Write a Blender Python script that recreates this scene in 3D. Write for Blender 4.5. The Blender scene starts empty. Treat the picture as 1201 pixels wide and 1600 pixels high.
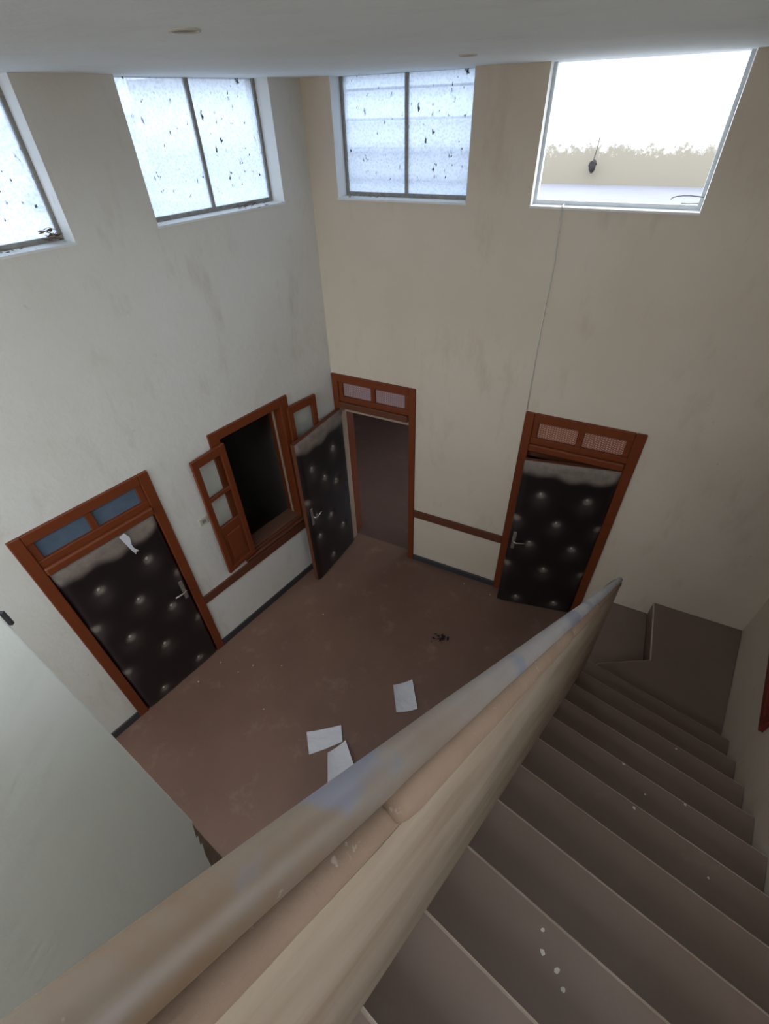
import bpy, bmesh, math, random
from mathutils import Vector, Matrix
random.seed(7)
scene = bpy.context.scene
COL = scene.collection

# ------------------------------------------------------------------ camera
cam_d = bpy.data.cameras.new('camera')
cam_d.sensor_fit = 'HORIZONTAL'; cam_d.sensor_width = 36.0
cam_d.lens = 728.109 * 36.0 / 1201.0
cam_d.clip_start = 0.02
cam = bpy.data.objects.new('camera', cam_d); COL.objects.link(cam)
CAM = Vector((2.6939, -3.9710, 4.5829))
rt = Vector((0.89392495, 0.44734999, -0.02785985))
up = Vector((-0.27493603, 0.59636313, 0.75416258))
bk = Vector((0.35398921, -0.66650507, 0.65609651))
cam.matrix_world = Matrix(((rt.x, up.x, bk.x, CAM.x), (rt.y, up.y, bk.y, CAM.y), (rt.z, up.z, bk.z, CAM.z), (0, 0, 0, 1)))
scene.camera = cam

# ------------------------------------------------------------------ sky, exposure
world = bpy.data.worlds.new('sky'); scene.world = world; world.use_nodes = True
bg = world.node_tree.nodes['Background']
_wn = world.node_tree; _tc = _wn.nodes.new('ShaderNodeTexCoord'); _sp = _wn.nodes.new('ShaderNodeSeparateXYZ'); _cr = _wn.nodes.new('ShaderNodeValToRGB')
_wn.links.new(_tc.outputs['Generated'], _sp.inputs[0]); _wn.links.new(_sp.outputs[2], _cr.inputs[0]); _wn.links.new(_cr.outputs[0], bg.inputs[0])
_cr.color_ramp.elements[0].position = 0.0; _cr.color_ramp.elements[0].color = (.30, .29, .28, 1)      # ground far below the horizon
_cr.color_ramp.elements[1].position = .02; _cr.color_ramp.elements[1].color = (.82, .91, 1.0, 1)
bg.inputs[1].default_value = 5.0
vs = scene.view_settings
vs.view_transform = 'Standard'; vs.look = 'None'; vs.gamma = 1.0; vs.use_curve_mapping = False
vs.exposure = 0.70
scene.cycles.use_denoising = True
scene.cycles.max_bounces = 14; scene.cycles.diffuse_bounces = 8
scene.cycles.transparent_max_bounces = 16
scene.cycles.sample_clamp_indirect = 8.0

# plan data
AL = 0.1939                         # the left wall leans out of square by this angle
ZC = 4.763                          # ceiling
H = 2.45                            # door casing top
ZS = 4.021                          # high window sills
TH = 0.25                           # wall thickness
ROT_L = math.pi / 2 - AL
D = Vector((0.22631838, 0.97405338, 0)); LAT = Vector((0.97405338, -0.22631838, 0))   # down the flight / to its right
def TL(t, lat, z): return Vector((CAM.x, CAM.y, 0)) + D * t + LAT * lat + Vector((0, 0, z))
T0, Z0, RI, GO = 0.2764, 2.6331, 0.2066, 0.2883
def latR(t): return 1.0211 - 0.0152 * ((t - T0) / GO - 7)
def pitch(t): return 2.8308 - 0.7166 * t

def portal(name, loc, rot, sx, sy):
    l = bpy.data.lights.new(name, 'AREA'); l.shape = 'RECTANGLE'; l.size = sx; l.size_y = sy
    l.cycles.is_portal = True
    o = bpy.data.objects.new(name, l); COL.objects.link(o); o.location = loc; o.rotation_euler = rot
    return o
for nm, s0, s1 in (('portal_a', 2.0146, 3.15), ('portal_b', 0.3182, 1.4629)):
    s = (s0 + s1) / 2; c = Vector((-math.sin(AL) * s, -math.cos(AL) * s, (ZS + ZC) / 2)) + Vector((-math.cos(AL), math.sin(AL), 0)) * (TH + .02)
    portal(nm, c, (-math.pi / 2, 0, ROT_L), s1 - s0, ZC - ZS)
for nm, x0, x1 in (('portal_c', 0.2605, 1.3672), ('portal_d', 1.8465, 2.9127)):
    portal(nm, ((x0 + x1) / 2, TH + .02, (ZS + ZC) / 2), (-math.pi / 2, 0, 0), x1 - x0, ZC - ZS)

portal('portal_h', (1.75, -5.08, ZC + .32), (0, 0, 0), 1.0, 3.6)
portal('portal_j', (2.95, -6.05, ZC + .32), (0, 0, 0), 1.4, 1.7)
portal('portal_i', (1.68, 2.55, 1.65), (math.pi / 2, 0, math.pi / 2), 2.1, 1.5)
_ra, _rb = TL(4.45, latR(4.45), 0), TL(-3.6, latR(-3.6), 0); _u = (_rb - _ra).normalized()
portal('portal_e', _ra + _u * 3.6 + Vector((-_u.y, _u.x, 0)) * (TH + .02) + Vector((0, 0, 4.356)), (-math.pi / 2, 0, math.atan2(_u.y, _u.x)), 1.7, .81)
portal('portal_f', (3.2 - 3.2, -7.12, 3.65), (-math.pi / 2, 0, math.pi), 2.5, 1.9)
portal('portal_g', (3.2 - .575, -7.12, 4.325), (-math.pi / 2, 0, math.pi), 1.85, .75)

# ------------------------------------------------------------------ materials
def newmat(name):
    m = bpy.data.materials.new(name); m.use_nodes = True
    nt = m.node_tree; b = nt.nodes['Principled BSDF']
    return m, nt, b
def ramp(nt, src, stops):
    r = nt.nodes.new('ShaderNodeValToRGB'); nt.links.new(src, r.inputs[0])
    els = r.color_ramp.elements
    while len(els) < len(stops): els.new(0.5)
    for e, (p, c) in zip(els, stops): e.position = p; e.color = (*c, 1) if len(c) == 3 else c
    return r.outputs[0]
def noise(nt, scale, detail=4, rough=.55, vec=None, stretch=None, coord='Object'):
    n = nt.nodes.new('ShaderNodeTexNoise'); n.inputs['Scale'].default_value = scale
    n.inputs['Detail'].default_value = detail; n.inputs['Roughness'].default_value = rough
    tc = nt.nodes.new('ShaderNodeTexCoord'); src = tc.outputs[coord]
    if stretch:
        mp = nt.nodes.new('ShaderNodeMapping'); mp.inputs['Scale'].default_value = stretch
        nt.links.new(src, mp.inputs[0]); src = mp.outputs[0]
    nt.links.new(src, n.inputs['Vector'])
    return n.outputs['Fac']
def mix(nt, fac, a, b, mode='MIX'):
    x = nt.nodes.new('ShaderNodeMix'); x.data_type = 'RGBA'; x.blend_type = mode
    for sock, v in ((x.inputs[0], fac), (x.inputs[6], a), (x.inputs[7], b)):
        if hasattr(v, 'is_linked'): nt.links.new(v, sock)
        elif isinstance(v, (int, float)): sock.default_value = v
        else: sock.default_value = (*v, 1)
    return x.outputs[2]
def bump(nt, b, h, strength, dist=.01):
    n = nt.nodes.new('ShaderNodeBump'); n.inputs['Strength'].default_value = strength; n.inputs['Distance'].default_value = dist
    nt.links.new(h, n.inputs['Height']); nt.links.new(n.outputs[0], b.inputs['Normal'])

def plaster(name, base, dirty, stain, rough=.75, streak=.5):
    m, nt, b = newmat(name)
    big = noise(nt, .8, 5, .6); c = mix(nt, ramp(nt, big, [(.35, (0, 0, 0)), (.7, (1, 1, 1))]), base, dirty)
    st = noise(nt, 1.6, 6, .65, stretch=(2.2, 2.2, .8))
    c = mix(nt, ramp(nt, st, [(.55, (0, 0, 0)), (.76, (streak,) * 3)]), c, stain)
    sp = noise(nt, 11, 2, .5); c = mix(nt, ramp(nt, sp, [(.735, (0, 0, 0)), (.80, (.45,) * 3)]), c, stain)
    nt.links.new(c, b.inputs['Base Color']); b.inputs['Roughness'].default_value = rough
    fine = noise(nt, 9, 6, .6); bump(nt, b, fine, .25, .02)
    return m
M = {}
M['wall'] = plaster('cream_wall_paint', (.60, .52, .42), (.545, .46, .36), (.36, .265, .18), streak=.48)
M['wall_cool_light'] = plaster('cream_wall_cool_light', (.66, .64, .59), (.60, .57, .505), (.40, .33, .265), streak=.48)  # same cream paint, with the cooler light on this wall put into its colour
M['ceiling'] = plaster('ceiling_paint', (.82, .87, .87), (.76, .80, .80), (.67, .69, .675), rough=.85)
M['near_wall'] = plaster('pale_wall_paint', (.80, .82, .77), (.76, .77, .69), (.66, .62, .52), streak=.3)
M['reveal'] = plaster('white_reveal_paint', (.74, .73, .70), (.66, .65, .61), (.45, .40, .33))
M['dim_wall'] = plaster('darkened_room_paint', (.20, .17, .14), (.16, .13, .11), (.1, .08, .07))  # wall paint darkened so the rooms behind look unlit
def parapet_mat():
    m, nt, b = newmat('parapet_plaster')
    tc = nt.nodes.new('ShaderNodeTexCoord'); cb = nt.nodes.new('ShaderNodeCombineXYZ')
    sl = (.1840, .7918, -.5824); nn = (.1318, .5674, .8128)
    for k, (vv, sc) in enumerate(((sl, .9), (nn, 5.0))):
        dp = nt.nodes.new('ShaderNodeVectorMath'); dp.operation = 'DOT_PRODUCT'; nt.links.new(tc.outputs['Object'], dp.inputs[0]); dp.inputs[1].default_value = [q * sc for q in vv]
        nt.links.new(dp.outputs['Value'], cb.inputs[k])
    n1 = nt.nodes.new('ShaderNodeTexNoise'); n1.inputs['Scale'].default_value = 1.6; n1.inputs['Detail'].default_value = 4; n1.inputs['Roughness'].default_value = .5; nt.links.new(cb.outputs[0], n1.inputs['Vector'])
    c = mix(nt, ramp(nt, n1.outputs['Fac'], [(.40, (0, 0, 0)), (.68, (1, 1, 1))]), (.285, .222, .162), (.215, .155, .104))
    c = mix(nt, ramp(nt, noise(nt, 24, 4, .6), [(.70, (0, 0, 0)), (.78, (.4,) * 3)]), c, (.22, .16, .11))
    nt.links.new(c, b.inputs['Base Color']); b.inputs['Roughness'].default_value = .75
    bump(nt, b, noise(nt, 9, 6, .6), .2, .02); return m
M['parapet'] = parapet_mat()
def cap_mat():
    m, nt, b = newmat('pinkish_cap_plaster')
    c = mix(nt, ramp(nt, noise(nt, 5, 6, .6), [(.35, (0, 0, 0)), (.7, (1, 1, 1))]), (.205, .134, .09), (.165, .104, .066))
    c = mix(nt, ramp(nt, noise(nt, 40, 3, .6), [(.66, (0, 0, 0)), (.75, (.5,) * 3)]), c, (.42, .36, .30))
    nt.links.new(c, b.inputs['Base Color']); b.inputs['Roughness'].default_value = .8
    bump(nt, b, noise(nt, 25, 6, .65), .35, .01); return m
M['cap'] = cap_mat()
def rail_mat():
    m, nt, b = newmat('dusty_handrail_with_sheen')
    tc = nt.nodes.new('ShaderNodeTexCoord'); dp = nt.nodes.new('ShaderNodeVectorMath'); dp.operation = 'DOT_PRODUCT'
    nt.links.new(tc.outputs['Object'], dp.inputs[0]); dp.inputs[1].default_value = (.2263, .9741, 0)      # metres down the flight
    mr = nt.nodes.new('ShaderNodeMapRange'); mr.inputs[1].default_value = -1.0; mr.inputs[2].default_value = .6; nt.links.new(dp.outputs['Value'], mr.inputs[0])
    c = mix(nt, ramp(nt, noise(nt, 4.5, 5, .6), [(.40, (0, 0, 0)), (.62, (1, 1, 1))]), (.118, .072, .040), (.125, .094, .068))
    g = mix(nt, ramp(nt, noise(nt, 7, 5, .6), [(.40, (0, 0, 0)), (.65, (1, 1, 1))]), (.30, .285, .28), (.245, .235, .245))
    c = mix(nt, mr.outputs[0], c, g)                                                                       # dust with shade painted in near the top, window sheen painted grey lower down
    c = mix(nt, ramp(nt, noise(nt, 3.1, 4, .55), [(.585, (0, 0, 0)), (.635, (.6,) * 3)]), c, (.105, .12, .165))
    c = mix(nt, ramp(nt, noise(nt, 30, 4, .6), [(.68, (0, 0, 0)), (.74, (.5,) * 3)]), c, (.32, .28, .24))
    nt.links.new(c, b.inputs['Base Color']); b.inputs['Roughness'].default_value = .5
    bump(nt, b, noise(nt, 18, 5, .6), .10, .01); return m
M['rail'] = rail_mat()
def floor_mat(name, a, bcol, dust, rough=.45, dustlo=.56):
    m, nt, b = newmat(name)
    c = mix(nt, ramp(nt, noise(nt, 1.1, 6, .6), [(.35, (0, 0, 0)), (.68, (1, 1, 1))]), a, bcol)
    c = mix(nt, ramp(nt, noise(nt, 3.2, 9, .72), [(dustlo, (0, 0, 0)), (dustlo + .16, (.55,) * 3)]), c, dust)
    c = mix(nt, ramp(nt, noise(nt, 60, 3, .6), [(.70, (0, 0, 0)), (.76, (.4,) * 3)]), c, dust)
    nt.links.new(c, b.inputs['Base Color']); b.inputs['Roughness'].default_value = rough
    bump(nt, b, noise(nt, 30, 6, .6), .12, .005); return m
M['floor'] = floor_mat('worn_brown_floor', (.178, .098, .068), (.145, .078, .056), (.28, .195, .145), .5)
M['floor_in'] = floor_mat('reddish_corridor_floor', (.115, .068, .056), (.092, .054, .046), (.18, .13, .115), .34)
M['step'] = floor_mat('brown_step_paint', (.172, .120, .095), (.142, .098, .074), (.22, .178, .148), .5, .62)
M['nosing'] = floor_mat('scuffed_nosing', (.46, .37, .30), (.27, .20, .16), (.55, .47, .40), .6, .5)
def wood(name, a, bcol, rough=.45):
    m, nt, b = newmat(name)
    c = mix(nt, noise(nt, 3, 6, .6, stretch=(14, 14, 1.2)), a, bcol)
    c = mix(nt, ramp(nt, noise(nt, 6, 5, .6), [(.62, (0, 0, 0)), (.75, (.4,) * 3)]), c, (bcol[0] * .55, bcol[1] * .55, bcol[2] * .6))
    nt.links.new(c, b.inputs['Base Color']); b.inputs['Roughness'].default_value = rough; b.inputs['Specular IOR Level'].default_value = .3
    bump(nt, b, noise(nt, 6, 5, .6, stretch=(20, 20, 1.5)), .15, .004); return m
M['wood'] = wood('orange_brown_varnish', (.175, .040, .011), (.13, .029, .009))
M['wood_dark'] = wood('worn_brown_rail', (.13, .042, .019), (.095, .031, .015), .6)
M['sill'] = wood('weathered_sill', (.16, .075, .045), (.12, .06, .04), .6)
M['raw'] = wood('bare_tan_wood', (.40, .29, .21), (.33, .23, .16), .7)
def pad_mat():
    m, nt, b = newmat('dark_padded_vinyl')
    at = nt.nodes.new('ShaderNodeAttribute'); at.attribute_name = 'dust'
    nz = noise(nt, 14, 5, .65)
    mul = nt.nodes.new('ShaderNodeMath'); mul.operation = 'MULTIPLY_ADD'
    nt.links.new(at.outputs['Fac'], mul.inputs[0])
    r = ramp(nt, nz, [(.25, (.55,) * 3), (.7, (1, 1, 1))]); nt.links.new(r, mul.inputs[1]); mul.inputs[2].default_value = 0
    c = mix(nt, mul.outputs[0], (.013, .008, .009), (.25, .20, .165))
    nt.links.new(c, b.inputs['Base Color'])
    rr = nt.nodes.new('ShaderNodeMath'); rr.operation = 'MULTIPLY_ADD'; nt.links.new(mul.outputs[0], rr.inputs[0]); rr.inputs[1].default_value = .5; rr.inputs[2].default_value = .36
    nt.links.new(rr.outputs[0], b.inputs['Roughness'])
    bump(nt, b, noise(nt, 220, 2, .5), .1, .002); return m
M['pad'] = pad_mat()
def plain(name, c, rough=.6, metal=0, var=.15, sc=20):
    m, nt, b = newmat(name)
    d = tuple(x * (1 - var) for x in c); l = tuple(min(1, x * (1 + var)) for x in c)
    nt.links.new(mix(nt, noise(nt, sc, 4), d, l), b.inputs['Base Color'])
    b.inputs['Roughness'].default_value = rough; b.inputs['Metallic'].default_value = metal; return m
M['button'] = plain('dusty_button', (.30, .25, .22), .7)
M['brass'] = plain('worn_handle_metal', (.42, .38, .33), .35, .8)
M['steel'] = plain('grey_window_steel', (.24, .225, .20), .7, .0, .45, 30)
M['white_frame'] = plain('pale_window_frame', (.62, .66, .70), .5)
M['base'] = plain('dark_slate_skirting', (.038, .036, .040), .5)
M['paper'] = plain('white_paper', (.60, .59, .62), .8, 0, .06, 30)
M['plastic'] = plain('yellowed_plastic', (.50, .47, .40), .5)
M['dark'] = plain('black_rag', (.015, .012, .012), .9)
M['leafdebris'] = plain('dry_leaf', (.13, .065, .022), .9, 0, .4)
M['grit'] = plain('grey_grit', (.16, .13, .10), .9, 0, .4)
M['chip'] = plain('white_paint_chip', (.55, .52, .47), .8)
M['cable'] = plain('white_cable', (.60, .58, .52), .6)
M['darkmetal'] = plain('dark_spot_interior', (.22, .20, .17), .6)
M['redwood'] = wood('dark_red_wood', (.19, .03, .018), (.14, .022, .014))
def frosted():
    m, nt, b = newmat('frosted_patterned_glass'); nt.nodes.remove(b)
    out = nt.nodes['Material Output']
    tr = nt.nodes.new('ShaderNodeBsdfTransparent'); tl = nt.nodes.new('ShaderNodeBsdfTranslucent')
    tc = nt.nodes.new('ShaderNodeTexCoord')
    v = nt.nodes.new('ShaderNodeTexVoronoi'); v.inputs['Scale'].default_value = 55; nt.links.new(tc.outputs['Object'], v.inputs['Vector'])
    pat = ramp(nt, v.outputs['Distance'], [(.0, (.44, .485, .55)), (.6, (.545, .585, .645))])
    sp = ramp(nt, noise(nt, 22, 3, .6, stretch=(1.6, 1.6, .7)), [(.67, (1, 1, 1)), (.70, (.12, .11, .10))])
    c = mix(nt, 1.0, pat, sp, 'MULTIPLY')
    nt.links.new(c, tr.inputs[0]); nt.links.new(c, tl.inputs[0])
    mx = nt.nodes.new('ShaderNodeMixShader'); mx.inputs[0].default_value = .5
    nt.links.new(tr.outputs[0], mx.inputs[1]); nt.links.new(tl.outputs[0], mx.inputs[2])
    nt.links.new(mx.outputs[0], out.inputs[0]); return m
M['frosted'] = frosted()
def clear():
    m, nt, b = newmat('clear_pane'); nt.nodes.remove(b)
    tr = nt.nodes.new('ShaderNodeBsdfTransparent'); tr.inputs[0].default_value = (.93, .94, .93, 1)
    gl = nt.nodes.new('ShaderNodeBsdfGlossy'); gl.inputs['Roughness'].default_value = .08
    mx = nt.nodes.new('ShaderNodeMixShader'); mx.inputs[0].default_value = .05
    nt.links.new(tr.outputs[0], mx.inputs[1]); nt.links.new(gl.outputs[0], mx.inputs[2])
    nt.links.new(mx.outputs[0], nt.nodes['Material Output'].inputs[0]); return m
M['clear'] = clear()
def transom(name, a, b2):
    m, nt, b = newmat(name)
    tc = nt.nodes.new('ShaderNodeTexCoord'); mp = nt.nodes.new('ShaderNodeMapping'); mp.inputs['Rotation'].default_value = (0, math.radians(45), 0)
    nt.links.new(tc.outputs['Object'], mp.inputs[0])
    ch = nt.nodes.new('ShaderNodeTexBrick'); ch.inputs['Scale'].default_value = 16
    ch.inputs['Color1'].default_value = (*a, 1); ch.inputs['Color2'].default_value = (*[x * .85 for x in a], 1); ch.inputs['Mortar'].default_value = (*b2, 1); ch.inputs['Brick Width'].default_value = .5; ch.inputs['Row Height'].default_value = .25
    ch.inputs['Mortar Size'].default_value = .10
    sx = nt.nodes.new('ShaderNodeSeparateXYZ'); cx = nt.nodes.new('ShaderNodeCombineXYZ')
    nt.links.new(mp.outputs[0], sx.inputs[0]); nt.links.new(sx.outputs[0], cx.inputs[0]); nt.links.new(sx.outputs[2], cx.inputs[1])
    nt.links.new(cx.outputs[0], ch.inputs['Vector'])
    nt.links.new(ch.outputs[0], b.inputs['Base Color']); b.inputs['Roughness'].default_value = .25; return m
M['pane_pink'] = transom('pinkish_patterned_glass', (.80, .56, .47), (.30, .12, .08))
M['pane_mauve'] = transom('mauve_patterned_glass', (.60, .48, .50), (.28, .17, .17))
M['pane_blue'] = plain('blue_grey_painted_glass', (.09, .125, .17), .3, 0, .3, 12)

# ------------------------------------------------------------------ mesh helpers
def link(name, bm, mat, parent=None, smooth=False, mats=None):
    bmesh.ops.recalc_face_normals(bm, faces=bm.faces)
    me = bpy.data.meshes.new(name); bm.to_mesh(me); bm.free()
    for k in (mats or [mat]): me.materials.append(M[k])
    if smooth:
        for p in me.polygons: p.use_smooth = True
    o = bpy.data.objects.new(name, me); COL.objects.link(o)
    if parent: o.parent = parent
    return o
def box(bm, x0, x1, y0, y1, z0, z1, bev=0):
    vs_ = [bm.verts.new(p) for p in ((x0, y0, z0), (x1, y0, z0), (x1, y1, z0), (x0, y1, z0), (x0, y0, z1), (x1, y0, z1), (x1, y1, z1), (x0, y1, z1))]
    fs = [bm.faces.new([vs_[i] for i in q]) for q in ((0, 3, 2, 1), (4, 5, 6, 7), (0, 1, 5, 4), (1, 2, 6, 5), (2, 3, 7, 6), (3, 0, 4, 7))]
    if bev:
        es = list({e for f in fs for e in f.edges})
        bmesh.ops.bevel(bm, geom=es, offset=bev, segments=1, affect='EDGES')
def nb(): return bmesh.new()
def bx(name, x0, x1, y0, y1, z0, z1, mat, parent=None, bev=0):
    bm = nb(); box(bm, x0, x1, y0, y1, z0, z1, bev); return link(name, bm, mat, parent)
def prism(bm, pts, z0, z1):
    a = [bm.verts.new((p[0], p[1], z0)) for p in pts]; b = [bm.verts.new((p[0], p[1], z1)) for p in pts]
    n = len(pts); bm.faces.new(a[::-1]); bm.faces.new(b)
    for i in range(n): bm.faces.new((a[i], a[(i + 1) % n], b[(i + 1) % n], b[i]))
def tube(bm, pts, rads, seg=12, capr=True):
    rings = []
    for i, p in enumerate(pts):
        a = pts[max(i - 1, 0)]; b = pts[min(i + 1, len(pts) - 1)]
        t = (b - a).normalized(); ref = Vector((0, 0, 1)) if abs(t.z) < .95 else Vector((1, 0, 0))
        s = t.cross(ref).normalized(); u = s.cross(t)
        rings.append([bm.verts.new(p + (s * math.cos(q) + u * math.sin(q)) * rads[i]) for q in [2 * math.pi * k / seg for k in range(seg)]])
    for r0, r1 in zip(rings, rings[1:]):
        for k in range(seg): bm.faces.new((r0[k], r0[(k + 1) % seg], r1[(k + 1) % seg], r1[k]))
    if capr: bm.faces.new(rings[0][::-1]); bm.faces.new(rings[-1])
def empty(name, loc, rz=0, label=None, cat=None, group=None, kind=None):
    o = bpy.data.objects.new(name, None); o.empty_display_size = .1; COL.objects.link(o)
    o.location = loc; o.rotation_euler = (0, 0, rz); tag(o, label, cat, group, kind); return o
def tag(o, label=None, cat=None, group=None, kind=None):
    if label: o['label'] = label
    if cat: o['category'] = cat
    if group: o['group'] = group
    if kind: o['kind'] = kind
    return o
def place(o, loc, rz=0): o.location = loc; o.rotation_euler = (0, 0, rz); return o

def wall(name, x0, x1, z0, z1, holes, mat, loc, rz, th=TH, label=None, reveal='reveal', sub=None):
    """a wall with openings: local x to the right as seen from the room, y outwards, z up"""
    xs = sorted({x0, x1, *[h[0] for h in holes], *[h[1] for h in holes]}); zs = sorted({z0, z1, *[h[2] for h in holes], *[h[3] for h in holes]})
    def solid(i, j):
        if i < 0 or j < 0 or i >= len(xs) - 1 or j >= len(zs) - 1: return False
        cx, cz = (xs[i] + xs[i + 1]) / 2, (zs[j] + zs[j + 1]) / 2
        return not any(h[0] < cx < h[1] and h[2] < cz < h[3] for h in holes)
    bm = nb(); cache = {}
    def v(i, j, k):
        if (i, j, k) not in cache: cache[i, j, k] = bm.verts.new((xs[i], th * k, zs[j]))
        return cache[i, j, k]
    for i in range(len(xs) - 1):
        for j in range(len(zs) - 1):
            if not solid(i, j): continue
            bm.faces.new((v(i, j, 0), v(i + 1, j, 0), v(i + 1, j + 1, 0), v(i, j + 1, 0)))
            bm.faces.new((v(i, j, 1), v(i, j + 1, 1), v(i + 1, j + 1, 1), v(i + 1, j, 1)))
            for di, dj, q in ((-1, 0, ((i, j), (i, j + 1))), (1, 0, ((i + 1, j), (i + 1, j + 1))), (0, -1, ((i, j), (i + 1, j))), (0, 1, ((i, j + 1), (i + 1, j + 1)))):
                if not solid(i + di, j + dj):
                    a, b = q; f = bm.faces.new((v(*a, 0), v(*b, 0), v(*b, 1), v(*a, 1))); f.material_index = 1
    o = link(name, bm, None, mats=[mat, reveal]); place(o, loc, rz)
    tag(o, label, 'wall', kind='structure'); return o

# ------------------------------------------------------------------ room shell
W1 = (2.0146, 3.15); W2 = (0.3182, 1.4629); W3 = (0.2605, 1.3672); W4 = (1.8465, 2.9127)
D1 = (2.1846, 3.2175); D2 = (0.004, 0.9943); D3 = (2.091, 3.1073); CW = (0.70, 1.57)
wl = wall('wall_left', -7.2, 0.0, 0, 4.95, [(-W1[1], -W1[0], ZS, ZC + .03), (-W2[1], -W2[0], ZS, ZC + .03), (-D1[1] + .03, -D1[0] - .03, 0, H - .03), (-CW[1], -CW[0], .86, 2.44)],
          'wall_cool_light', (0, 0, 0), ROT_L, label='long cream left wall with two high windows, a hatch and a padded door')
wb = wall('wall_back', -0.3, 5.2, 0, 4.95, [(W3[0], W3[1], ZS, ZC + .03), (W4[0], W4[1], ZS, ZC + .03), (D2[0] + .03, D2[1] - .03, 0, H - .03), (D3[0] + .03, D3[1] - .03, 0, H - .03)],
          'wall', (0, 0, 0), 0, label='cream back wall with two high windows and two doorways')
RA = TL(4.45, latR(4.45), 0); RB = TL(-3.6, latR(-3.6), 0)
dirR = (RA - RB); rzR = math.atan2(-dirR.y, -dirR.x)
WR = (.35, 1.78)                    # side window beyond the right edge of the picture
WH = (2.75, 4.45)                   # unseen high side opening, added to light the stairs
wall('wall_right', 0, dirR.length, 0, 4.95, [(*WH, 3.95, ZC + .03)], 'wall', RA, rzR, label='cream wall running down the right side of the stairs')
SW = ((1.95, 4.45, 2.7, 4.60), (-.35, 1.5, 3.95, 4.70))     # unseen openings behind the camera, added to bring daylight in
wall('wall_south', -.75, 4.9, 0, 4.95, list(SW), 'wall', (3.2, -6.85, 0), math.pi, label='cream wall behind the top of the stairs')
# floor, ceiling
bm = nb(); box(bm, -2.6, 5.3, -7.2, .12, -.15, 0); tag(link('floor', bm, 'floor'), 'worn dusty brown hall floor', 'floor', kind='structure')
bm = nb(); _n = Vector((-math.cos(AL), math.sin(AL), 0)) * TH; _e = Vector((-math.sin(AL), -math.cos(AL), 0)) * 7.2 + _n; _m = Vector((.97, -.22, 0)) * (TH - .01)
_yh = -5.2; _f = (RA.y - _yh) / (RA.y - RB.y); _rx = RA.x + (RB.x - RA.x) * _f      # added roof openings for light: a left slot, and the stair exit behind y = _yh
prism(bm, [(_n.x, TH), (_e.x, _e.y), (1.25, -7.1), (1.25, -3.3), (2.25, -3.3), (2.25, _yh), (_rx + _m.x, _yh), (RA.x + _m.x, TH)], ZC, ZC + .3)
tag(link('ceiling', bm, 'ceiling'), 'grey white plaster ceiling just above the high windows', 'ceiling', kind='structure')
# wall on the near left with its chipped upright corner
E = Vector((CAM.x - .986 * 1.25, CAM.y + .165 * 1.25, 0))
def near_wall():
    bm = nb(); r = .02; th = .13; L_ = 1.1
    rows = []
    for z, w_, d in ((0, .12, .02), (1.40, .11, .02), (1.60, .075, .02), (1.70, .058, .018), (1.78, .030, .016), (1.80, .044, .016), (1.86, .018, .014), (1.88, .032, .014), (1.95, .006, .006), (1.97, .0, .0), (2.2, .0, .0), (ZC, .0, .0)):
        a = r + .001 + w_
        pr = [(0, -L_), (0, -a - .002), (-d, -a), (-d, -r - .0005)]
        pr += [(-d - r + r * math.cos(q), -r + r * math.sin(q)) for q in [math.pi / 2 * k / 5 for k in range(6)]]
        pr += [(-th, 0), (-th, -L_)]
        rows.append([bm.verts.new((x, y, z)) for x, y in pr])
    m = len(rows[0])
    for j, (a, b) in enumerate(zip(rows, rows[1:])):
        for k in range(m):
            f = bm.faces.new((a[k], a[(k + 1) % m], b[(k + 1) % m], b[k]))
            if j < 9 and 1 <= k <= 8: f.material_index = 1
    bm.faces.new(rows[0][::-1]); bm.faces.new(rows[-1])
    return bm
nw = link('wall_landing', near_wall(), None, mats=['near_wall', 'parapet']); place(nw, E, math.radians(30))
tag(nw, 'pale wall end with a chipped upright corner beside the handrail', 'wall', kind='structure')
bx('metal_clip', -.012, .003, -.006, .003, 3.58, 3.63, 'base', nw)
# baseboards and chair rails
def strip_on(name, wallname, s0, s1, z0, z1, depth, mat, label, cat):
    if wallname == 'L': o = bx(name, -s1, -s0, -depth, 0, z0, z1, mat, bev=.004); place(o, (0, 0, 0), ROT_L)
    else: o = bx(name, s0, s1, -depth, 0, z0, z1, mat, bev=.004)
    return tag(o, label, cat, kind='structure')
strip_on('baseboard_left', 'L', 0, D1[0], 0, .09, .018, 'base', 'dark skirting under the hatch on the left wall', 'baseboard')
strip_on('baseboard_near', 'L', D1[1], 5.2, 0, .09, .018, 'base', 'dark skirting left of the padded door nearest the camera', 'baseboard')
strip_on('baseboard_back', 'B', D2[1], D3[0], 0, .09, .018, 'base', 'dark skirting between the two doorways of the back wall', 'baseboard')
strip_on('trim_1', 'L', .0, D1[0], .745, .85, .022, 'wood_dark', 'brown chair rail below the hatch on the left wall', 'trim')
strip_on('trim_2', 'B', D2[1], D3[0], .755, .865, .022, 'wood_dark', 'brown chair rail between the two doorways', 'trim')
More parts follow.
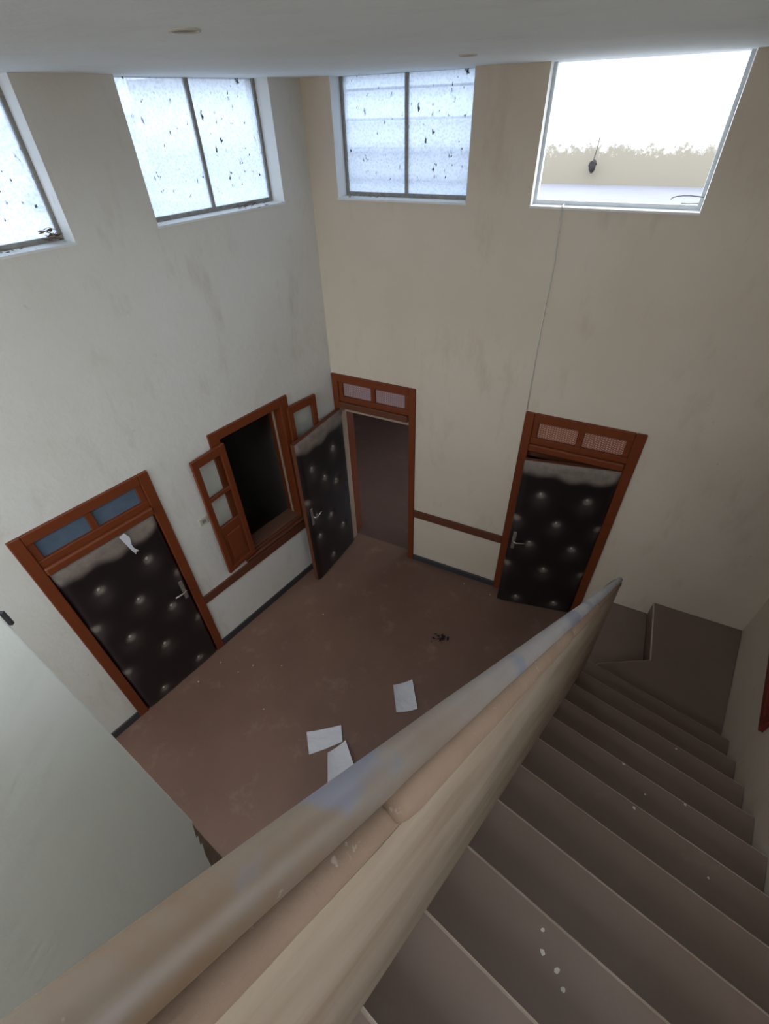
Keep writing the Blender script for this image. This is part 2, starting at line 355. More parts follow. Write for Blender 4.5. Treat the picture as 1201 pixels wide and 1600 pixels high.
# rooms behind
def room(name, x0, x1, y0, y1, z1, loc, rz, label, floor='floor_in', light_gap=None):
    bm = nb()
    for a in ((x0 - .1, x0, y0, y1, 0, z1), (x1, x1 + .1, y0, y1, 0, z1), (x0 - .1, x1 + .1, y1, y1 + .1, 0, z1), (x0 - .1, x1 + .1, y0, y1, z1, z1 + .1)): box(bm, *a)
    if light_gap:
        bm.free(); bm = nb(); wy0, wy1, wz0, wz1 = light_gap
        for a in ((x0 - .1, x0, y0, y1, 0, z1), (x0 - .1, x1 + .1, y1, y1 + .1, 0, z1), (x0 - .1, x1 + .1, y0, y1, z1, z1 + .1), (x1, x1 + .1, y0, wy0, 0, z1), (x1, x1 + .1, wy1, y1, 0, z1), (x1, x1 + .1, wy0, wy1, 0, wz0), (x1, x1 + .1, wy0, wy1, wz1, z1)): box(bm, *a)
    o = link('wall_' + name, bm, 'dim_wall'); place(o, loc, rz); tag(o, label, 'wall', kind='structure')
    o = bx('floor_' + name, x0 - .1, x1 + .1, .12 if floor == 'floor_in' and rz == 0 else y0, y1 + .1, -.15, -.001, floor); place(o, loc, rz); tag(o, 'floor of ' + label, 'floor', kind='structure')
room('corridor', -3.0, 1.55, TH, 5.6, 2.9, (0, 0, 0), 0, 'dim corridor behind the open padded door', light_gap=(1.5, 3.6, .9, 2.4))  # unseen side opening added to light the corridor floor
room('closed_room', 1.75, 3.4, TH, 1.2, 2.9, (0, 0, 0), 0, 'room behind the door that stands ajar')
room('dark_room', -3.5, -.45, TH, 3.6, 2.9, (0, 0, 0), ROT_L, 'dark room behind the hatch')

# ------------------------------------------------------------------ terrace outside the open window
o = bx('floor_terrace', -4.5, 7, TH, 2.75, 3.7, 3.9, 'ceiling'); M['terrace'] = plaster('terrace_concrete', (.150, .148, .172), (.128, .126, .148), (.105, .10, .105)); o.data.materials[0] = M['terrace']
tag(o, 'pale concrete ground outside the open window', 'ground', kind='structure')
def outer_wall_mat():
    m, nt, b = newmat('stained_white_outer_wall')
    tc = nt.nodes.new('ShaderNodeTexCoord'); sx = nt.nodes.new('ShaderNodeSeparateXYZ'); nt.links.new(tc.outputs['Object'], sx.inputs[0])
    ad = nt.nodes.new('ShaderNodeMath'); ad.operation = 'MULTIPLY_ADD'; nt.links.new(noise(nt, 9, 8, .8), ad.inputs[0]); ad.inputs[1].default_value = -.55; nt.links.new(sx.outputs[2], ad.inputs[2])
    f = ramp(nt, ad.outputs[0], [(.0, (1, 1, 1)), (.06, (.55, .55, .55)), (.30, (0, 0, 0))])
    nt.links.new(mix(nt, f, (.82, .81, .78), (.20, .175, .135)), b.inputs['Base Color']); b.inputs['Roughness'].default_value = .85; return m
M['outer'] = outer_wall_mat()
bm = nb(); box(bm, -4.5, 7, 2.35, 2.6, 0, 1.06); o = link('wall_terrace', bm, 'outer'); place(o, (0, 0, 3.9)); tag(o, 'sunlit white terrace wall with a stained foot', 'wall', kind='structure')
# dark clump hanging against that wall
e = empty('hanging_rag', (1.93, 2.28, 4.05), 0, 'small dark clump hanging by a thread outside the open window', 'rag')
bm = nb(); bmesh.ops.create_icosphere(bm, subdivisions=2, radius=.036)
for v in bm.verts:
    v.co.x *= .5 + .9 * random.random(); v.co.z = v.co.z * 1.5 + .03 * random.random(); v.co.y *= .5
link('clump', bm, 'dark', e)
bm = nb(); tube(bm, [Vector((0, .01, .06)), Vector((.012, .01, .16)), Vector((.01, .06, .24))], [.004] * 3, 6); link('thread', bm, 'dark', e)

# ------------------------------------------------------------------ high windows
def high_window(n, wname, a, b, label, bars=0, mull=True, glass=True, frame='steel', fd=.14):
    w = b - a; h = ZC - ZS
    if wname == 'L':
        s = b; loc = Vector((-math.sin(AL) * s, -math.cos(AL) * s, ZS)); rz = ROT_L
    else: loc = Vector((a, 0, ZS)); rz = 0
    e = empty('window_%d' % n, loc, rz, label, 'window', kind='structure')
    fw = .022
    for nm, q in (('frame_side', (0, fw, 0, h)), ('frame_side', (w - fw, w, 0, h)), ('frame_bottom', (fw, w - fw, 0, fw + .006))):
        bx(nm, q[0], q[1], fd, fd + .035, q[2], q[3], frame, e)
    if mull: bx('mullion', w / 2 - .012, w / 2 + .012, fd + .002, fd + .033, fw, h, frame, e)
    if glass:
        for q in ((fw, w / 2 - .012), (w / 2 + .012, w - fw)):
            bx('pane', q[0], q[1], fd + .016, fd + .020, fw + .006, h, 'frosted', e)
    for k in range(bars):
        z = h * (.19 + .235 * k)
        bm = nb(); tube(bm, [Vector((.0, fd + .075, z)), Vector((w, fd + .075, z))], [.008, .008], 8); link('grille_bar', bm, 'steel', e)
    # thin plaster lip of the sill
    bx('sill', -.004, w + .004, -.006, fd, -.012, .001, 'reveal', e)
    return e
high_window(1, 'L', *W1, 'high frosted window at the far left, cut off by the picture edge')
high_window(2, 'L', *W2, 'high frosted two-pane window on the left wall nearest the corner')
high_window(3, 'B', *W3, 'high frosted window with horizontal grille bars beside the corner', bars=4)
e4 = high_window(4, 'B', *W4, 'high open window on the back wall looking out on a white wall', mull=False, glass=False, frame='white_frame', fd=.09)
e = empty('window_9', RA + (RB - RA).normalized() * WH[0] + Vector((0, 0, 3.95)), rzR, 'unseen high side opening above the stairs, added to let light in', 'window', kind='structure')  # no known window here, added as a light source for the stairs
for k in range(3): x = (WH[1] - WH[0] - .03) * k / 2; bx('frame_bar', x, x + .03, .12, .15, .03, ZC - 3.95, 'steel', e)
bx('frame_bottom', 0, WH[1] - WH[0], .12, .15, 0, .03, 'steel', e)
for n_, (xa, xb, za, zb) in zip((6, 7), SW):  # both openings are added to let daylight into the hall
    e = empty('window_%d' % n_, (3.2 - xa, -6.85, za), math.pi, ('unseen opening of the hall behind the camera, added for light', 'unseen opening above the stairs behind the camera, added for light')[n_ - 6], 'window', kind='structure')
    w_, h_ = xb - xa, zb - za
    for k in range(4): x = (w_ - .04) * k / 3; bx('frame_bar', x, x + .04, .10, .14, .04, h_ - .04, 'steel', e)
    bx('frame_bottom', 0, w_, .10, .14, 0, .04, 'steel', e); bx('frame_top', 0, w_, .10, .14, h_ - .04, h_, 'steel', e)
# wire loop at the open window
bm = nb(); pts = [Vector((.035 + .11 * math.cos(a) * -1, .03 * math.sin(a * 2) * .3, .03 + .022 * math.sin(a))) for a in [2 * math.pi * k / 16 for k in range(14)]]
tube(bm, pts, [.0035] * len(pts), 6); o = link('wire_loop', bm, 'steel'); place(o, (2.80, .10, ZS + .025)); tag(o, 'thin bent wire loop lying on the open window sill', 'wire')
# cable down the back wall
bm = nb(); pts = [Vector((2.066, .085, ZS + .008)), Vector((2.068, -.008, ZS + .006)), Vector((2.072, -.009, ZS - .02)), Vector((2.088, -.007, 3.66)), Vector((2.083, -.006, 3.1)), Vector((2.094, -.006, 2.462))]
tube(bm, pts, [.0042] * len(pts), 8); o = link('wall_cable', bm, 'cable', smooth=True); tag(o, 'thin pale cable running from open window down to the ajar door', 'cable')

# debris on the window sills
def debris(name, loc, n, spread, mat, label, cat, size=(.012, .03), flat=.4):
    e = empty(name, loc, random.random() * 6, label, cat)
    bm = nb()
    for k in range(n):
        r = random.uniform(*size); c = Vector((random.gauss(0, spread), random.gauss(0, spread * .45), 0))
        a = random.random() * 6.28; t = random.uniform(.2, 1.0)
        ux = Vector((math.cos(a), math.sin(a), .25 * random.random())) * r; uy = Vector((-math.sin(a), math.cos(a), t * .6)) * r * .45
        z = max(.002, abs(ux.z) + abs(uy.z)) + random.random() * size[1] * flat
        c.z = z; top = Vector((0, 0, r * .12))
        q = [c - ux, c - uy * .8, c + ux, c + uy]
        vs_ = [bm.verts.new(p) for p in q]; m_ = bm.verts.new(c + top)
        for i in range(4): bm.faces.new((vs_[i], vs_[(i + 1) % 4], m_))
        m2 = bm.verts.new(c - top * .5)
        for i in range(4): bm.faces.new((vs_[(i + 1) % 4], vs_[i], m2))
    o = link('litter', bm, mat, e); o['kind'] = 'stuff'
    return e
def Lp(s, y, z): return Vector((-math.sin(AL) * s, -math.cos(AL) * s, z)) + Vector((-math.cos(AL), math.sin(AL), 0)) * y
debris('leaf_litter', Lp(2.09, .10, ZS + .001), 26, .035, 'leafdebris', 'clump of dry brown leaves in the corner of the leftmost window sill', 'leaves', (.014, .04), 1.6)
o = debris('leaf_litter', Lp(2.45, .09, ZS + .001), 40, .11, 'grit', 'grey grit strewn along the leftmost window sill', 'debris', (.008, .02)); o.rotation_euler = (0, 0, ROT_L)
o = debris('leaf_litter', Lp(.62, .09, ZS + .001), 46, .12, 'grit', 'grey grit along the sill of the plain two-pane window', 'debris', (.008, .022)); o.rotation_euler = (0, 0, ROT_L)
o = debris('leaf_litter', (.55, .10, ZS + .001), 30, .14, 'leafdebris', 'brown crumbs along the sill of the barred window', 'debris', (.006, .016)); o.rotation_euler = (0, 0, 0)

# ------------------------------------------------------------------ padded doors
BUT = [(.21, 1.69), (.64, 1.69), (.425, 1.35), (.21, 1.03), (.64, 1.04), (.425, .665), (.03, 1.36), (.82, 1.36), (.03, .68), (.82, .68), (.21, .13), (.64, .14)]
LW, LH = .845, 2.045
def pad_mesh(parent, y0, buttons, sign=-1):
    """quilted vinyl skin in leaf space: x 0..LW, z 0..LH, bulging towards sign*y"""
    bm = nb(); nx, nz = 44, 104; dl = bm.verts.layers.float.new('dust'); g = []
    for j in range(nz + 1):
        row = []
        for i in range(nx + 1):
            x = LW * i / nx; z = LH * j / nz
            ex = min(x, LW - x) / .07; ez = min(z / .05, (LH - z) / .15); e_ = max(0, min(1, ex)); f_ = max(0, min(1, ez))
            b = .034 * math.sqrt(1 - (1 - e_) ** 2) * math.sqrt(1 - (1 - f_) ** 2)
            dust = 0
            for (bx_, bz) in buttons:
                q = ((x - bx_) ** 2 + (z - bz) ** 2)
                b -= .020 * math.exp(-q / (2 * .035 ** 2)) * min(1, e_ * 2)
                dust = max(dust, .95 * math.exp(-(((x - bx_) ** 2 + (z - bz + .012) ** 2) / (2 * .028 ** 2)) ** 1.5), .16 * math.exp(-((x - bx_) ** 2 / (2 * .06 ** 2) + (z - bz + .07) ** 2 / (2 * .07 ** 2))))
            wob = .02 * math.sin(x * 9) + .015 * math.sin(x * 23 + 1)
            dust = max(dust, min(1, max(0, (z - (LH - .17 + wob)) / .07)) * .92)
            v = bm.verts.new((x, y0 + sign * (.002 + max(b, 0)), z)); v[dl] = dust; row.append(v)
        g.append(row)
    for j in range(nz):
        for i in range(nx): bm.faces.new((g[j][i], g[j][i + 1], g[j + 1][i + 1], g[j + 1][i]))
    o = link('padding', bm, 'pad', parent, smooth=True)
    for (bx_, bz) in buttons:
        if not .05 < bx_ < LW - .05: continue
        b2 = nb(); bmesh.ops.create_uvsphere(b2, u_segments=10, v_segments=6, radius=.016)
        for v in b2.verts: v.co.y *= .5
        bo = link('button', b2, 'button', o, smooth=True); bo.location = (bx_, y0 + sign * .021, bz)
    return o
def handle(parent, x, z, y, s, mat='brass', toward=-1):
    bx('lock_plate', x - .018, x + .018, y, y + .008 * toward, z - .13, z + .11, mat, parent, .002)
    bm = nb(); tube(bm, [Vector((x, y, z)), Vector((x, y + .05 * toward, z)), Vector((x + s * .025, y + .056 * toward, z - .002)), Vector((x + s * .11, y + .052 * toward, z + .006))], [.010, .009, .009, .007], 10)
    link('door_handle', bm, mat, parent, smooth=True)
def door(n, loc, rz, width, label, pane, leaf_angle, hinge, leaf_label, raw=False):
    """local x 0..width across the casing; y<0 is the hall"""
    e = empty('door_%d' % n, loc, rz, label, 'door', kind='structure')
    j = .085 if not raw else .075
    jd = .255 if raw else .09
    bx('jamb', 0, j, -.022, jd, 0, H, 'wood', e, .006); bx('jamb', width - j, width, -.022, jd, 0, H, 'wood', e, .006)
    bx('head', j, width - j, -.022, .09, H - .088, H, 'wood', e, .006)
    ti = .05                                          # transom sash inside the casing
    bx('transom_rail', j, width - j, -.012, .07, 2.135, 2.195, 'wood', e, .004)
    bx('transom_rail', j, width - j, -.045, .07, 2.062, 2.135, 'wood_dark' if raw else 'wood', e, .012)
    if not raw: bx('door_stop', j, width - j, .052, .075, 1.96, 2.062, 'wood_dark', e)
    c = width / 2
    bx('transom_stile', j, j + ti, -.006, .06, 2.195, H - .088, 'wood', e, .004); bx('transom_stile', width - j - ti, width - j, -.006, .06, 2.195, H - .088, 'wood', e, .004)
    bx('transom_stile', c - .026, c + .026, -.006, .06, 2.195, H - .088, 'wood', e, .004)
    bx('pane', j + ti, c - .026, .018, .026, 2.195, H - .088, pane, e); bx('pane', c + .026, width - j - ti, .018, .026, 2.195, H - .088, pane, e)
    # leaf, an object of its own pivot under the door
    leaf = bpy.data.objects.new('door_leaf', None); leaf.empty_display_size = .1; COL.objects.link(leaf); leaf.parent = e
    off = (width - LW) / 2
    return e, leaf, off
def leaf_board(leaf, x0, x1, y0, y1):
    return bx('board', x0, x1, y0, y1, .004, LH, 'wood_dark', leaf, .003)
# 1: closed, hinges on the left
e, lf, off = door(1, Lp(D1[1], 0, 0), ROT_L, D1[1] - D1[0], 'closed dark padded door with blue transom panes on the left wall', 'pane_blue', 0, 'L', '')
lf.location = (off, .005, 0); leaf_board(lf, 0, LW, 0, .045); p = pad_mesh(lf, 0, BUT); handle(lf, LW - .05, 1.14, -.034, -1)
# 2: wide open against the left wall
e, lf, off = door(2, (D2[0], 0, 0), 0, D2[1] - D2[0], 'doorway beside the corner with its padded door swung wide open', 'pane_mauve', 0, 'L', '', raw=True)
bx('door_stop', .075, D2[1] - D2[0] - .075, .062, .085, 1.975, 2.062, 'raw', e)
bx('jamb_lining', .075, .083, -.018, .088, 0, 2.062, 'raw', e)
lf.location = (.083, -.028, 0); lf.rotation_euler = (0, 0, math.radians(-92.5))
leaf_board(lf, 0, LW, -.052, 0)
BUT2 = [(.25, 1.70), (.66, 1.66), (.46, 1.42), (.26, 1.24), (.70, 1.02), (.44, .84), (.70, .70), (.22, .50), (.50, .20), (.82, 1.30)]
pad_mesh(lf, 0, [(b[0], b[1]) for b in BUT2], +1); handle(lf, LW - .05, 1.08, .034, -1, toward=1)
# 3: ajar, hinges on the right
e, lf, off = door(3, (D3[0], 0, 0), 0, D3[1] - D3[0], 'dark padded door standing ajar on the back wall by the stairs', 'pane_pink', 0, 'R', '')
ang = math.radians(11.0); hx = D3[1] - D3[0] - .088
lf.rotation_euler = (0, 0, ang); lf.location = (hx - LW * math.cos(ang), -.012 - LW * math.sin(ang), 0)
leaf_board(lf, 0, LW, 0, .045); pad_mesh(lf, 0, BUT); handle(lf, .05, 1.05, -.034, 1)
# strip of tape hanging on door 1
bm = nb(); pts = [(0, 0), (.045, .01), (.07, -.05), (.055, -.13), (.06, -.17), (.085, -.22), (.06, -.215), (.052, -.235), (.035, -.18), (.018, -.09)]
for y in (0, -.002): pass
prism(bm, pts, 0, .002); o = link('paper_strip', bm, 'paper')
o.matrix_world = Matrix.Translation(Lp(2.60, -.036, 2.045)) @ Matrix.Rotation(ROT_L, 4, 'Z') @ Matrix.Rotation(math.radians(90), 4, 'X') @ Matrix.Scale(1, 4)
tag(o, 'torn white paper strip stuck to the top of the closed padded door', 'paper')

# ------------------------------------------------------------------ hatch with two casement leaves
e = empty('window_5', Lp(1.60, 0, .85), ROT_L, 'wooden hatch window with both glazed leaves folded back on the left wall', 'window', kind='structure')
w = 1.60 - .665; h = 2.47 - .85
bx('jamb', 0, .105, -.02, .20, 0, h, 'wood', e, .005); bx('jamb', w - .105, w, -.02, .20, 0, h, 'wood', e, .005)
bx('head', .105, w - .105, -.02, .20, h - .09, h, 'wood', e, .005)
bx('apron', .105, w - .105, -.02, .02, 0, .11, 'wood_dark', e, .004)
bx('sill_board', .105, w - .105, .02, .20, .02, .115, 'sill', e, .004)
bx('sill_nosing', -.02, w + .02, -.055, -.02, .055, .085, 'wood_dark', e, .008)
bx('bead', w - .112, w - .105, .10, .13, .115, h - .09, 'raw', e)
def casement(parent, name, lab, hx, sgn, ang):
    lw, lh = .375, 1.385
    lf = bpy.data.objects.new(name, None); lf.empty_display_size = .1; COL.objects.link(lf); lf.parent = parent
    lf.location = (hx, -.024, .12); lf.rotation_euler = (0, 0, ang); lf['label'] = lab
    def X(a, b): return (min(a * sgn, b * sgn), max(a * sgn, b * sgn))
    def P(nm, a, b, z0, z1, mat, y0=-.032, y1=0, bev=.004): x = X(a, b); return bx(nm, x[0], x[1], y0, y1, z0, z1, mat, lf, bev)
    P('stile', 0, .062, 0, lh, 'wood'); P('stile', lw - .062, lw, 0, lh, 'wood')
    for z0, z1 in ((lh - .085, lh), (lh - .475, lh - .435), (lh - .86, lh - .80), (0, .06)): P('rail', .062, lw - .062, z0, z1, 'wood')
    P('panel', .062, lw - .062, .06, lh - .86, 'wood', -.022, -.01, 0); P('raised_field', .10, lw - .10, .12, lh - .92, 'wood', -.031, -.022, .006)
    P('pane', .062, lw - .062, lh - .435, lh - .085, 'clear', -.018, -.014, 0); P('pane', .062, lw - .062, lh - .80, lh - .475, 'clear', -.018, -.014, 0)
    return lf
casement(e, 'casement_leaf', 'left leaf folded back against the wall', .11, -1, math.radians(6))
casement(e, 'casement_leaf', 'right leaf folded back behind the padded door', w - .045, 1, math.radians(-3))
# wall plate and nail by the hatch
e = empty('socket_plate', Lp(1.895, 0, 1.645), ROT_L, 'small pale switch plate low beside the hatch leaf', 'switch')
bx('plate', -.045, .045, -.012, 0, 0, .085, 'plastic', e, .004); bx('rocker', -.02, .02, -.018, -.012, .022, .062, 'steel', e, .003)

# ------------------------------------------------------------------ staircase
st = empty('staircase', TL(1.5, .45, 0), 0, 'brown painted concrete stairs winding down along the right wall', 'staircase')
SL = st.location.copy()
def world_prism(name, pts, z0, z1, parent, edge=None, mats=('step', 'nosing')):
    """a solid step; edges in `edge` (vertex index pairs) get a worn rounded nosing"""
    bm = nb(); o_ = parent.location
    a = [bm.verts.new((p[0] - o_.x, p[1] - o_.y, z0)) for p in pts]; b = [bm.verts.new((p[0] - o_.x, p[1] - o_.y, z1)) for p in pts]
    n = len(pts); bm.faces.new(a[::-1]); bm.faces.new(b)
    for i in range(n): bm.faces.new((a[i], a[(i + 1) % n], b[(i + 1) % n], b[i]))
    bmesh.ops.recalc_face_normals(bm, faces=bm.faces)
    if edge:
        es = [bm.edges.get((b[i], b[j])) for i, j in edge]
        r = bmesh.ops.bevel(bm, geom=[x for x in es if x], offset=.011, segments=2, affect='EDGES')
        for f in r['faces']: f.material_index = 1
    return link(name, bm, None, parent, mats=list(mats))
LI = -.146
for i in range(-6, 10):
    t1 = T0 + i * GO; t0 = t1 - GO - (.03 if i > -6 else .6); z = Z0 - i * RI
    q = [TL(t0, LI, 0), TL(t0, latR(t0) - .004, 0), TL(t1, latR(t1) - .004, 0), TL(t1, LI, 0)]
    world_prism('step', q, max(z - RI - .10, 0.0), z, st, [(2, 3)])
zl = Z0 - 10 * RI; t9 = T0 + 9 * GO - .03
land = [TL(t9, LI, 0), TL(t9, latR(t9) - .004, 0), TL(4.28, latR(4.28) - .004, 0), Vector((3.75, -.004, 0)), Vector((3.761, -.738, 0)), Vector((3.334, -.98, 0)), TL(2.95, -.11, 0)]
world_prism('landing', land, 0, zl, st, [(3, 4), (4, 5), (5, 6)])
z1 = .378
p1 = [TL(2.66, -.30, 0), TL(2.95, -.112, 0), Vector((3.330, -.975, 0)), Vector((3.752, -.735, 0)), Vector((3.745, -.004, 0)), Vector((3.37, -.004, 0))]
world_prism('lower_step', p1, 0, z1, st, [(5, 0)])
p2 = [TL(2.60, -.58, 0), TL(2.66, -.305, 0), Vector((3.365, -.004, 0)), Vector((3.125, -.004, 0))]
world_prism('lower_step', p2, 0, .189, st, [(3, 0)])

# ------------------------------------------------------------------ parapet of the stairs
TA, TB = -2.0, 2.64
pp = empty('stair_parapet', TL(1.0, -.17, 0), 0, 'beige plastered stair parapet with a round handrail on its cap', 'parapet')
PO = pp.location.copy()
bm = nb()
def off(depth): return (1.424 - depth) / .8128
rows = []
N = 24
for k in range(N + 1):
    t = TA + (TB - TA) * k / N; top = pitch(t) + off(.552 if t > .17 else .570)
    w1 = .002 * math.sin(t * 5) + .0015 * math.sin(t * 13 + 1)
    zb = 0.0
    zf = max(pitch(t) - .35, 0)
    rows.append([bm.verts.new(v - PO) for v in (TL(t, -.150, zb), TL(t, -.150, max(pitch(t) + .005, .01)), TL(t, -.126, max(pitch(t) + .010, .02)), TL(t, -.123, max(pitch(t) + .024, .03)), TL(t, -.130 + w1, pitch(t) + .55), TL(t, -.1375 + w1, top - .03), TL(t, -.142 + w1, top), TL(t, -.205, top), TL(t, -.222, top - .2), TL(t, -.225, zb))])
for a, b in zip(rows, rows[1:]):
    for k in range(10): bm.faces.new((a[k], a[(k + 1) % 10], b[(k + 1) % 10], b[k]))
bm.faces.new(rows[0]); bm.faces.new(rows[-1][::-1])
link('parapet_wall', bm, 'parapet', pp)
def cap(t0, t1, r, lat, depth, round0=True, seed=0):
    bm = nb(); rnd = random.Random(seed); n = max(8, int((t1 - t0) / .05)); pts = []; rr = []
    ts = [(t0 + (t1 - t0) * k / n, 1.0) for k in range(n + 1)]
    if round0: ts = [(t0, .25), (t0 + .003, .55), (t0 + .010, .80), (t0 + .022, .94)] + ts[1:]
    ts = ts[:-1] + [(t1 - .012, .97), (t1 - .004, .85), (t1, .5)]
    for t, a in ts:
        pts.append(TL(t, lat + rnd.uniform(-.0006, .0006), pitch(t) + off(depth)) - PO); rr.append(r * a * (rnd.uniform(.985, 1.015) if a == 1 else 1))
    tube(bm, pts, rr, 20); return link('cap_section', bm, 'cap', pp, smooth=True)
cap(TA, .20, .0275, -.1690, .566, False, 1)
cap(.165, 1.20, .0345, -.1625, .539, True, 2)
cap(1.225, 1.75, .0335, -.1625, .542, True, 3)
cap(1.765, 2.62, .0310, -.1630, .542, True, 4)
bm = nb(); KEY = [(-2.0, 21.6, .034), (-.1, 21.4, .034), (.6, 20.5, .0305), (1.1, 19.6, .0275), (1.8, 18.4, .0235), (2.66, 17.1, .0180)]
pts, rr = [], []
for k in range(60):
    t = -2.0 + 4.66 * k / 59
    for a, b in zip(KEY, KEY[1:]):
        if a[0] <= t <= b[0] + 1e-6: f = (t - a[0]) / (b[0] - a[0]); c = math.radians(a[1] + f * (b[1] - a[1])); r = a[2] + f * (b[2] - a[2])
    pts.append(TL(t, -.54 * math.sin(c), pitch(t) + off(.54 * math.cos(c))) - PO); rr.append(r * (1 + .012 * math.sin(t * 7) + .008 * math.sin(t * 19)))
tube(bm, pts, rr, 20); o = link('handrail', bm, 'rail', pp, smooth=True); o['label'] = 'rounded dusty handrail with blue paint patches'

# ------------------------------------------------------------------ ceiling spots
for x, y, r, lab in ((1.345, -2.53, .045, 'recessed ceiling spot left of the middle, nearer the camera'), (1.635, -.93, .045, 'recessed ceiling spot further back above the barred window')):
    e = empty('ceiling_spot', (x, y, ZC), 0, lab, 'ceiling light', 'recessed ceiling spots')
    bm = nb(); n = 24
    prof = [(r, 0), (r, -.003), (r * .95, -.005), (r * .80, -.004), (r * .76, -.0005)]
    rings = [[bm.verts.new((a * math.cos(q), a * math.sin(q), z)) for q in [6.28318 * k / n for k in range(n)]] for a, z in prof]
    for r0, r1 in zip(rings, rings[1:]):
        for k in range(n): bm.faces.new((r0[k], r0[(k + 1) % n], r1[(k + 1) % n], r1[k]))
    link('trim_ring', bm, 'plastic', e, smooth=True)
    bm = nb(); bmesh.ops.create_cone(bm, cap_ends=True, segments=20, radius1=r * .77, radius2=r * .77, depth=.002)
    o = link('lamp_glass', bm, 'darkmetal', e); o.location = (0, 0, -.0012)

# ------------------------------------------------------------------ framed opening on the right wall
_u = (RB - RA).normalized(); w_ = WR[1] - WR[0]
e = empty('window_8', RA + _u * (WR[0] - .035) + Vector((0, 0, 1.33)), rzR, 'dark red wooden shutter frame on the right stair wall, cut off by the picture edge', 'window', kind='structure')
W_ = w_ + .07; H_ = 3.56 - 1.33 + .04
bx('frame_side', 0, .07, -.03, 0, 0, H_, 'redwood', e, .004); bx('frame_side', W_ - .07, W_, -.03, 0, 0, H_, 'redwood', e, .004)
bx('frame_bottom', .07, W_ - .07, -.03, 0, 0, .07, 'redwood', e, .004); bx('frame_top', .07, W_ - .07, -.03, 0, H_ - .07, H_, 'redwood', e, .004)
bx('mullion', W_ / 2 - .03, W_ / 2 + .03, -.02, .0, .07, H_ - .07, 'redwood', e)
for a, b in ((.07, W_ / 2 - .03), (W_ / 2 + .03, W_ - .07)): bx('panel', a, b, -.012, .0, .07, H_ - .07, 'redwood', e)

# ------------------------------------------------------------------ papers, debris, chips
def sheet(name, quad, z, bend, label, seed):
    rnd = random.Random(seed); c = sum((Vector((*q, 0)) for q in quad), Vector()) / 4
    bm = nb(); n = 10; g = []
    for j in range(n + 1):
        row = []
        for i in range(n + 1):
            u, v = i / n, j / n
            p = (Vector(quad[0]) * (1 - u) * (1 - v) + Vector(quad[1]) * u * (1 - v) + Vector(quad[2]) * u * v + Vector(quad[3]) * (1 - u) * v)
            hz = bend * (abs(u - .5) ** 2 * 2 + .25 * math.sin(v * 5 + seed) ** 2 + (.6 * max(0, u + v - 1.6))) + rnd.random() * .002 + .006 * abs(((u * 1.3 + v * .9 + seed * .37) % .5) - .25) + .004 * abs(((u * .8 - v * 1.4 + seed * .21) % .44) - .22)
            row.append(bm.verts.new((p.x - c.x, p.y - c.y, hz)))
        g.append(row)
    for j in range(n):
        for i in range(n): bm.faces.new((g[j][i], g[j][i + 1], g[j + 1][i + 1], g[j + 1][i]))
    bmesh.ops.recalc_face_normals(bm, faces=bm.faces)
    r = bmesh.ops.solidify(bm, geom=bm.faces[:], thickness=.0012)
    zmin = min(v.co.z for v in bm.verts)
    for v in bm.verts: v.co.z -= zmin
    o = link(name, bm, 'paper'); o.location = (c.x, c.y, z); return tag(o, label, 'paper', 'papers on the hall floor')
sheet('paper_sheet', [(1.548, -1.763), (1.702, -1.617), (1.878, -1.886), (1.701, -2.008)], .0005, .03, 'single creased white paper lying on the floor away from the other two', 1)
sheet('paper_sheet', [(1.0, -2.566), (1.269, -2.359), (1.361, -2.491), (1.138, -2.73)], .0005, .02, 'crumpled white paper, left one of the overlapping pair on the floor', 2)
sheet('paper_sheet', [(1.29, -2.643), (1.383, -2.468), (1.60, -2.66), (1.45, -2.90)], .006, .035, 'white paper partly hidden by the handrail, next to the crumpled one', 3)
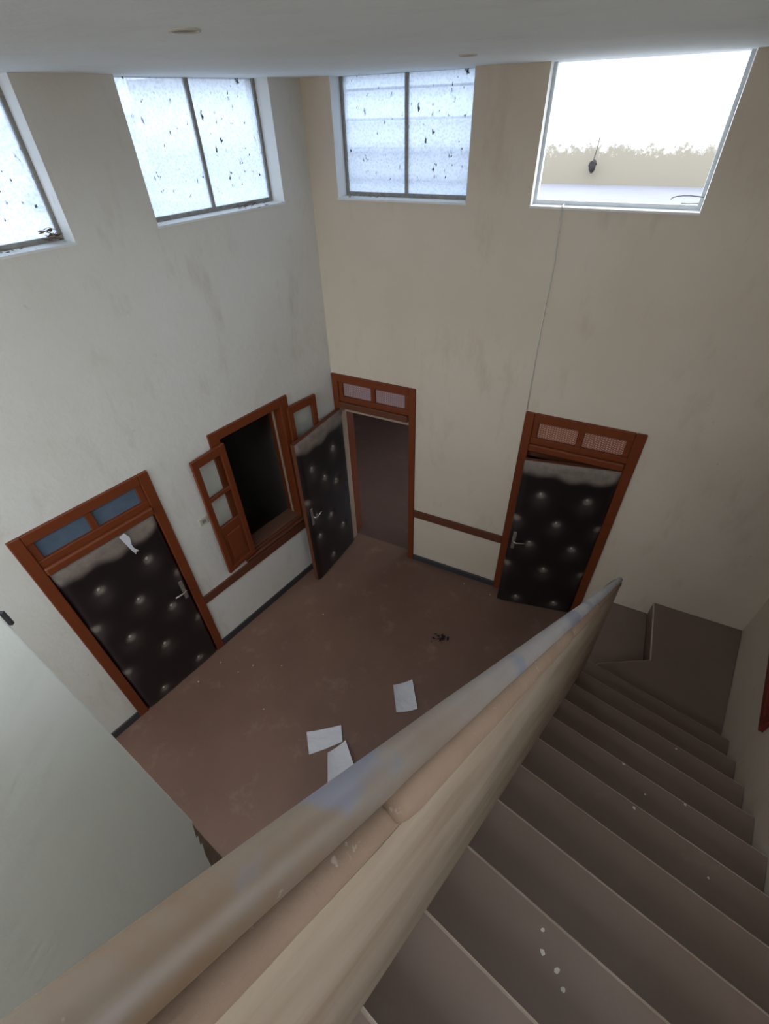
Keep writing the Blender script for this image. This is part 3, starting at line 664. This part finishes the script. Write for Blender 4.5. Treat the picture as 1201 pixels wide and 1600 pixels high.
o = debris('debris_clump', (1.775, -1.03, .001), 24, .05, 'dark', 'small dark clump of litter lying on the hall floor', 'debris', (.012, .035), 1.0)
chips = [(3.395, -2.385, 1.6, 'left one of three white paint chips spaced along one stair tread'), (3.518, -2.504, 1.6, 'middle one of three white paint chips spaced along one stair tread'), (3.721, -2.462, 1.6, 'right one of three white paint chips spaced along one stair tread'),
         (3.802, -1.904, 1.187, 'white paint chip lying alone on the stair tread nearest the landing'), (3.751, -2.857, 1.8067, 'white paint chip lying near the right wall on the middle treads'), (3.415, -2.697, 1.8067, 'white paint chip at the middle of the tread above the three chips'),
         (3.073, -3.596, 2.4265, 'larger white chip, third in a short row on the near tread'), (3.008, -3.516, 2.4265, 'white chip, first and farthest in a short row on the near tread'), (3.02, -3.573, 2.4265, 'white chip, second in a short row on the near tread'), (3.098, -3.632, 2.4265, 'white chip, last and nearest in a short row on the near tread'),
         (1.757, -.129, 0, 'tiny white chip on the floor by the skirting between the doorways'), (2.10, -.16, 0, 'tiny white chip on the floor at the foot of the ajar door'), (-.288, -2.338, 0, 'tiny white chip on the floor at the right edge of the closed padded door'), (-.037, -2.346, 0, 'tiny white chip on the floor in front of the closed padded door handle side'),
         (.059, -2.215, 0, 'tiny white chip on the floor in front of the wall below the hatch'), (-.35, -2.622, 0, 'tiny white chip on the floor in front of the middle of the closed door'), (.473, -2.558, 0, 'tiny white chip on the floor left of the crumpled papers'), (.346, -2.077, 0, 'tiny white chip on the floor between the hatch wall and the single paper'), (.393, -1.3, 0, 'tiny white chip on the floor in front of the open padded door')]
for k, (x, y, z, lab) in enumerate(chips):
    bm = nb(); r = random.uniform(.006, .013) if z > 0 else random.uniform(.006, .012); n = 6
    pts = [(r * random.uniform(.5, 1.1) * math.cos(a), r * random.uniform(.4, .9) * math.sin(a)) for a in [6.283 * i / n for i in range(n)]]
    prism(bm, pts, 0, .002); o = link('paint_chip', bm, 'chip'); o.location = (x, y, z + .0003); o.rotation_euler = (0, 0, random.random() * 6)
    tag(o, lab, 'chip', 'paint chips on the stairs' if z > 0 else 'paint chips on the hall floor')
